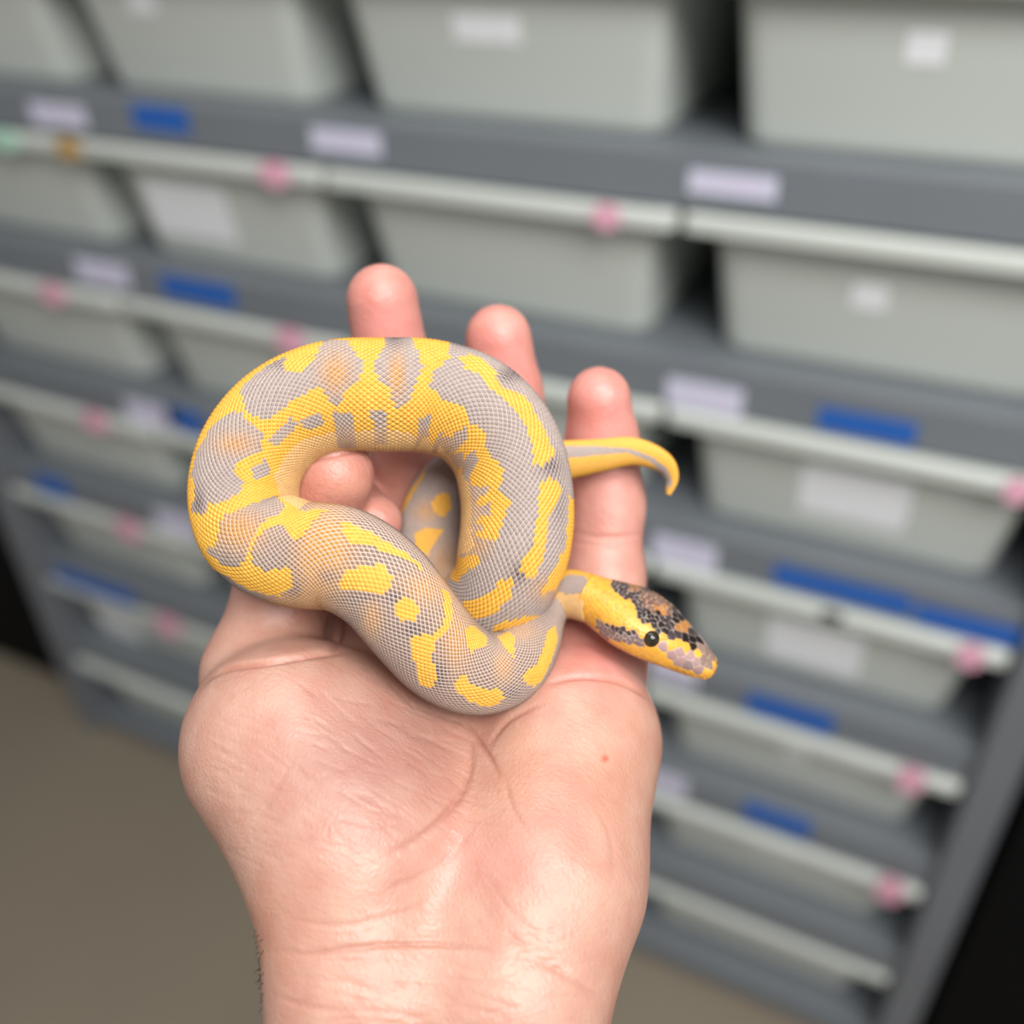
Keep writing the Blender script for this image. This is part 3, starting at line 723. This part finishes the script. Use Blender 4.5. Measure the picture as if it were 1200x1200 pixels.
# smooth interpolation of the sections
def smooth_interp(x, xp, fp):
    q = np.linspace(xp[0], xp[-1], 400); y = np.interp(q, xp, fp)
    ker = np.ones(21) / 21; yp = np.concatenate([np.full(10, y[0]), y, y[-1] - (y[-11:-1][::-1] - y[-1])]); ys = np.convolve(yp, ker, 'valid')
    return np.interp(x, q, ys)
ph = np.arange(NP) * 2 * math.pi / NP
hw = smooth_interp(tg, tt, hw_); ht = smooth_interp(tg, tt, ht_); hb = smooth_interp(tg, tt, hb_); dzz = smooth_interp(tg, tt, dz_)
for a_ in (hw, ht, hb):
    tail_ = tg > 0.93; a_[tail_] = np.interp(0.93, tg, a_) * np.sqrt(np.clip(1 - ((tg[tail_] - 0.93) / 0.07) ** 2, 0, 1))
cph, sph = np.cos(ph), np.sin(ph); ex = 2 / 2.5
cx = np.sign(cph) * np.abs(cph) ** ex; sx = np.sign(sph) * np.abs(sph) ** ex
HX = sx[None, :] * hw[:, None]                                # sideways
HZ = np.where(cx[None, :] > 0, cx[None, :] * ht[:, None], cx[None, :] * hb[:, None]) + dzz[:, None]
# narrow the crown a little above, canthus ridge
HX *= 1 - 0.10 * np.clip(cx, 0, 1)[None, :] ** 2 * np.clip((tg[:, None] - .3) * 2, 0, 1)
HG = HO + fw * (tg * HL)[:, None, None] + sd * HX[..., None] + up * HZ[..., None]
def grid_normals(Gr):
    dt = np.gradient(Gr, axis=0); dp = (np.roll(Gr, -1, 1) - np.roll(Gr, 1, 1)); nn = np.cross(dt, dp); nn /= np.linalg.norm(nn, axis=2)[..., None] + 1e-9
    ctr_ = HO + fw * (tg * HL)[:, None, None]
    sg = np.sign(((Gr - ctr_) * nn).sum(2)); sg[sg == 0] = 1
    return nn * sg[..., None]
HN = grid_normals(HG)
flat = HG.reshape(-1, 3)
# plates: jittered seeds, larger towards the snout
seeds = []
cand = rng.permutation(len(flat))
tflat = np.repeat(tg, NP); cflat = np.tile(cx, NT)
sq = []; arr = np.full((1300, 3), 1e6)
for q in cand[:16000]:
    t = tflat[q]
    dmin = 0.80 + (0.80 * np.clip((t - 0.40) / 0.25, 0, 1)) * (1 if cflat[q] > -0.2 else 0.6)
    p = flat[q]; k_ = len(sq)
    if ((arr[:k_] - p) ** 2).sum(1).min(initial=1e9) > dmin * dmin: arr[k_] = p; sq.append(q)
    if len(sq) >= 1290: break
seeds = arr[:len(sq)]; sq = np.array(sq)
d2 = ((flat[:, None, :].astype(np.float32) - seeds[None].astype(np.float32)) ** 2).sum(2)
near = np.argpartition(d2, 2, axis=1)[:, :2]; dd = np.sqrt(np.take_along_axis(d2, near, 1)); dd.sort(1)
own = np.argmin(d2, 1); edge = dd[:, 1] - dd[:, 0]
# lip groove and plates relief
lip = np.exp(-((np.degrees(np.arccos(np.clip(np.tile(cph, NT), -1, 1))) - 118) / 3.0) ** 2) * np.clip((tflat - 0.2) * 6, 0, 1)
pit = np.exp(-((np.degrees(np.arccos(np.clip(np.tile(cph, NT), -1, 1))) - 106) / 5.0) ** 2) * np.clip((tflat - 0.6) * 8, 0, 1) * (np.sin(tflat * 120) > 0.2)
flat = flat + HN.reshape(-1, 3) * (np.clip(edge / 0.35, 0, 1) * 0.09 - lip * 0.30 - pit * 0.18)[:, None]
fp2 = to_px(flat)
HCOL = np.tile(YEL, (len(flat), 1)); 
sp2 = to_px(seeds)
scl = np.tile(YEL, (len(seeds), 1)); sY = np.ones(len(seeds))
D1, D2, BR, PK, OR2 = (np.array(srgb(*c)) for c in ((38, 30, 30), (66, 56, 58), (128, 94, 78), (170, 138, 134), (190, 132, 70)))
# facing test for seeds: right side of the head mirrors the visible one
loc = (seeds - HO); sx_ = loc @ sd; sz_ = loc @ up; st_ = loc @ fw
mir = seeds.copy(); far = -(HN.reshape(-1, 3)[sq] * seeds / np.linalg.norm(seeds, axis=1)[:, None]).sum(1) < 0.06
def paint(poly, c, w_=1.0, soft=False):
    q = pip(sp2, crop(640, 640, 60 / 11, poly))
    scl[q] = scl[q] * (1 - w_) + np.array(c) * w_; sY[q] = 0
paint([(420,240),(450,205),(530,185),(620,190),(690,250),(770,310),(830,380),(910,430),(970,520),(1010,590),(1040,620),(960,660),(900,620),(850,605),(780,590),(750,555),(690,540),(690,490),(600,495),(580,440),(585,390),(540,350),(480,310),(430,280)], D2)
paint([(600,300),(700,290),(800,370),(800,440),(690,440),(620,380)], BR, .9); paint([(690,370),(790,380),(780,430),(710,430)], OR2, .8)
paint([(820,480),(900,480),(920,560),(850,570)], OR2, .85); paint([(520,240),(600,240),(600,290),(540,290)], OR2, .5)
paint([(590,420),(720,420),(720,500),(600,500)], D1); paint([(690,490),(770,500),(760,560),(690,550)], D1); paint([(870,570),(960,560),(1010,620),(960,660),(890,620)], D1); paint([(800,410),(900,420),(900,480),(820,470)], D1, .8)
paint([(310,480),(350,460),(420,500),(500,540),(580,550),(630,590),(610,640),(540,630),(460,605),(400,600),(340,560)], np.array(srgb(128, 108, 106)))
paint([(330,460),(420,490),(510,530),(590,550),(600,575),(500,560),(400,520)], D2)
paint([(690,650),(740,630),(830,660),(920,690),(1000,700),(1050,770),(970,795),(890,785),(840,745),(760,735)], PK); paint([(860,710),(930,720),(930,790),(860,780)], np.array(srgb(150, 128, 126)))
paint([(960,650),(1030,615),(1100,660),(1150,730),(1120,770),(1080,760),(1040,790),(985,700)], np.array(srgb(142, 118, 106)))
paint([(720,565),(760,555),(830,590),(935,640),(920,670),(840,660),(770,640),(730,610)], YEL); 
# far side takes the mirrored colours
if far.any():
    refl = seeds - 2 * sx_[:, None] * sd
    for k in np.where(far)[0]:
        dq = ((seeds - refl[k]) ** 2).sum(1); scl[k] = scl[np.argmin(dq)]
paint([(600,170),(730,205),(830,300),(890,380),(1010,530),(1075,640),(1030,620),(965,520),(900,430),(820,365),(740,285),(660,215)], YEL)
scl *= (0.86 * (1 + rng.normal(0, .07, len(seeds))))[:, None]
HCOL = scl[own]
lum = HCOL.mean(1)
lw = np.clip(1.2 - edge / 0.13, 0, 1)
dark_ = np.clip((0.36 - lum) / 0.16, 0, 1)
HCOL = HCOL * (1 - (lw * (0.12 + 0.36 * dark_))[:, None]) + np.array(srgb(232, 214, 200)) * (lw * (0.12 + 0.36 * dark_))[:, None]
und = np.clip((-np.tile(cx, NT) - 0.35) * 4, 0, 1); HCOL = HCOL * (1 - und[:, None]) + np.array(srgb(224, 184, 150)) * und[:, None]
HCOL = HCOL * (1 - 0.5 * lip[:, None]) + np.array(srgb(150, 90, 80)) * 0.5 * lip[:, None]
# back of the head runs under the neck scales: pull the first rings in
hb0 = len(SV)
hq = []
gi = np.arange(NT * NP).reshape(NT, NP) + hb0
hq = np.stack([gi[:-1].ravel(), gi[1:].ravel(), np.roll(gi, -1, 1)[1:].ravel(), np.roll(gi, -1, 1)[:-1].ravel()], 1)
fold = HCOL.reshape(NT, NP, 3); hfc = ((fold[:-1] + fold[1:]) / 2).reshape(-1, 3)
# outward orientation
nf = np.cross(flat[hq[0, 1] - hb0] - flat[hq[0, 0] - hb0], flat[hq[0, 3] - hb0] - flat[hq[0, 0] - hb0])
allV = np.vstack([SV, flat])
def orient(fc, cent):
    a = allV[fc[:, 0]]; nn = np.cross(allV[fc[:, 1]] - a, allV[fc[:, 2]] - a); s_ = (nn * (a - cent)).sum(1) < 0
    fc[s_] = fc[s_][:, ::-1]; return fc
ST = orient(ST, CEN[ci][SC]); hq = orient(hq, np.repeat(HO + fw * (tg[:-1] * HL)[:, None], NP, 0))
faces = ST.tolist() + hq.tolist()
allc = np.vstack([fcol, hfc])
def snake_mat():
    mt = bpy.data.materials.new('snake_skin'); mt.use_nodes = True
    nt = mt.node_tree; b = nt.nodes['Principled BSDF']
    at = nt.nodes.new('ShaderNodeAttribute'); at.attribute_name = 'Col'
    nt.links.new(at.outputs['Color'], b.inputs['Base Color'])
    b.inputs['Roughness'].default_value = 0.33; b.inputs['Specular IOR Level'].default_value = 0.36
    return mt
SB_O = c2w(px(480, 700, 205))
snake = mesh_obj('snake', c2w(allV), faces, snake_mat(), smooth=True, origin=SB_O)
at = snake.data.attributes.new('Col', 'FLOAT_COLOR', 'FACE')
at.data.foreach_set('color', np.hstack([np.clip(allc, 0, 1), np.ones((len(allc), 1))]).astype(np.float32).ravel())
tag(snake, 'young yellow and lavender patterned python coiled on the open hand', 'snake')

# eyes
def eye_mat():
    mt = bpy.data.materials.new('eye'); mt.use_nodes = True
    nt = mt.node_tree; b = nt.nodes['Principled BSDF']
    b.inputs['Roughness'].default_value = 0.08
    n = nt.nodes.new('ShaderNodeTexNoise'); n.inputs['Scale'].default_value = 900
    tc = nt.nodes.new('ShaderNodeTexCoord'); nt.links.new(tc.outputs['Object'], n.inputs['Vector'])
    r = nt.nodes.new('ShaderNodeMix'); r.data_type = 'RGBA'; r.inputs[6].default_value = (*srgb(12, 11, 10), 1); r.inputs[7].default_value = (*srgb(62, 56, 40), 1)
    nt.links.new(n.outputs['Fac'], r.inputs[0]); nt.links.new(r.outputs[2], b.inputs['Base Color'])
    return mt
M_EYE = eye_mat(); M_PUP = material('pupil', srgb(6, 6, 7), 0.08)
hf = -(HN.reshape(-1, 3) * flat / np.linalg.norm(flat, axis=1)[:, None]).sum(1)
q = np.argmin(np.hypot(fp2[:, 0] - 764, fp2[:, 1] - 749) + 1e3 * (hf < 0.1)); qi, qj = divmod(q, NP)
def sphere(cen, axis, r, nu=20, nv=12, squash=0.85):
    axis = axis / np.linalg.norm(axis); e1 = fw - axis * (fw @ axis); e1 /= np.linalg.norm(e1); e2 = np.cross(axis, e1); V = []; Fs = []
    for i in range(nv + 1):
        b_ = math.pi * i / nv
        for k in range(nu):
            a = 2 * math.pi * k / nu; V.append(cen + r * (axis * math.cos(b_) * squash + (e1 * math.cos(a) + e2 * math.sin(a)) * math.sin(b_)))
    for i in range(nv):
        for k in range(nu): Fs.append((i * nu + k, i * nu + (k + 1) % nu, (i + 1) * nu + (k + 1) % nu, (i + 1) * nu + k))
    return np.array(V), Fs
for jj in (qj, (-qj) % NP):
    pos, nn = flat[qi * NP + jj], HN[qi, jj]
    V, Fs = sphere(pos - nn * (0.75 if jj == qj else 1.4), nn, 1.85)
    e = mesh_obj('eye', c2w(V) - SB_O, Fs, M_EYE, snake, smooth=True); e['label'] = 'dark glossy eye'
    V, Fs = sphere(pos - nn * (0.75 if jj == qj else 1.4) + nn * 1.12, nn, 0.62, 14, 8, 0.80)
    mesh_obj('pupil', c2w(V) - SB_O, Fs, M_PUP, e, smooth=True)
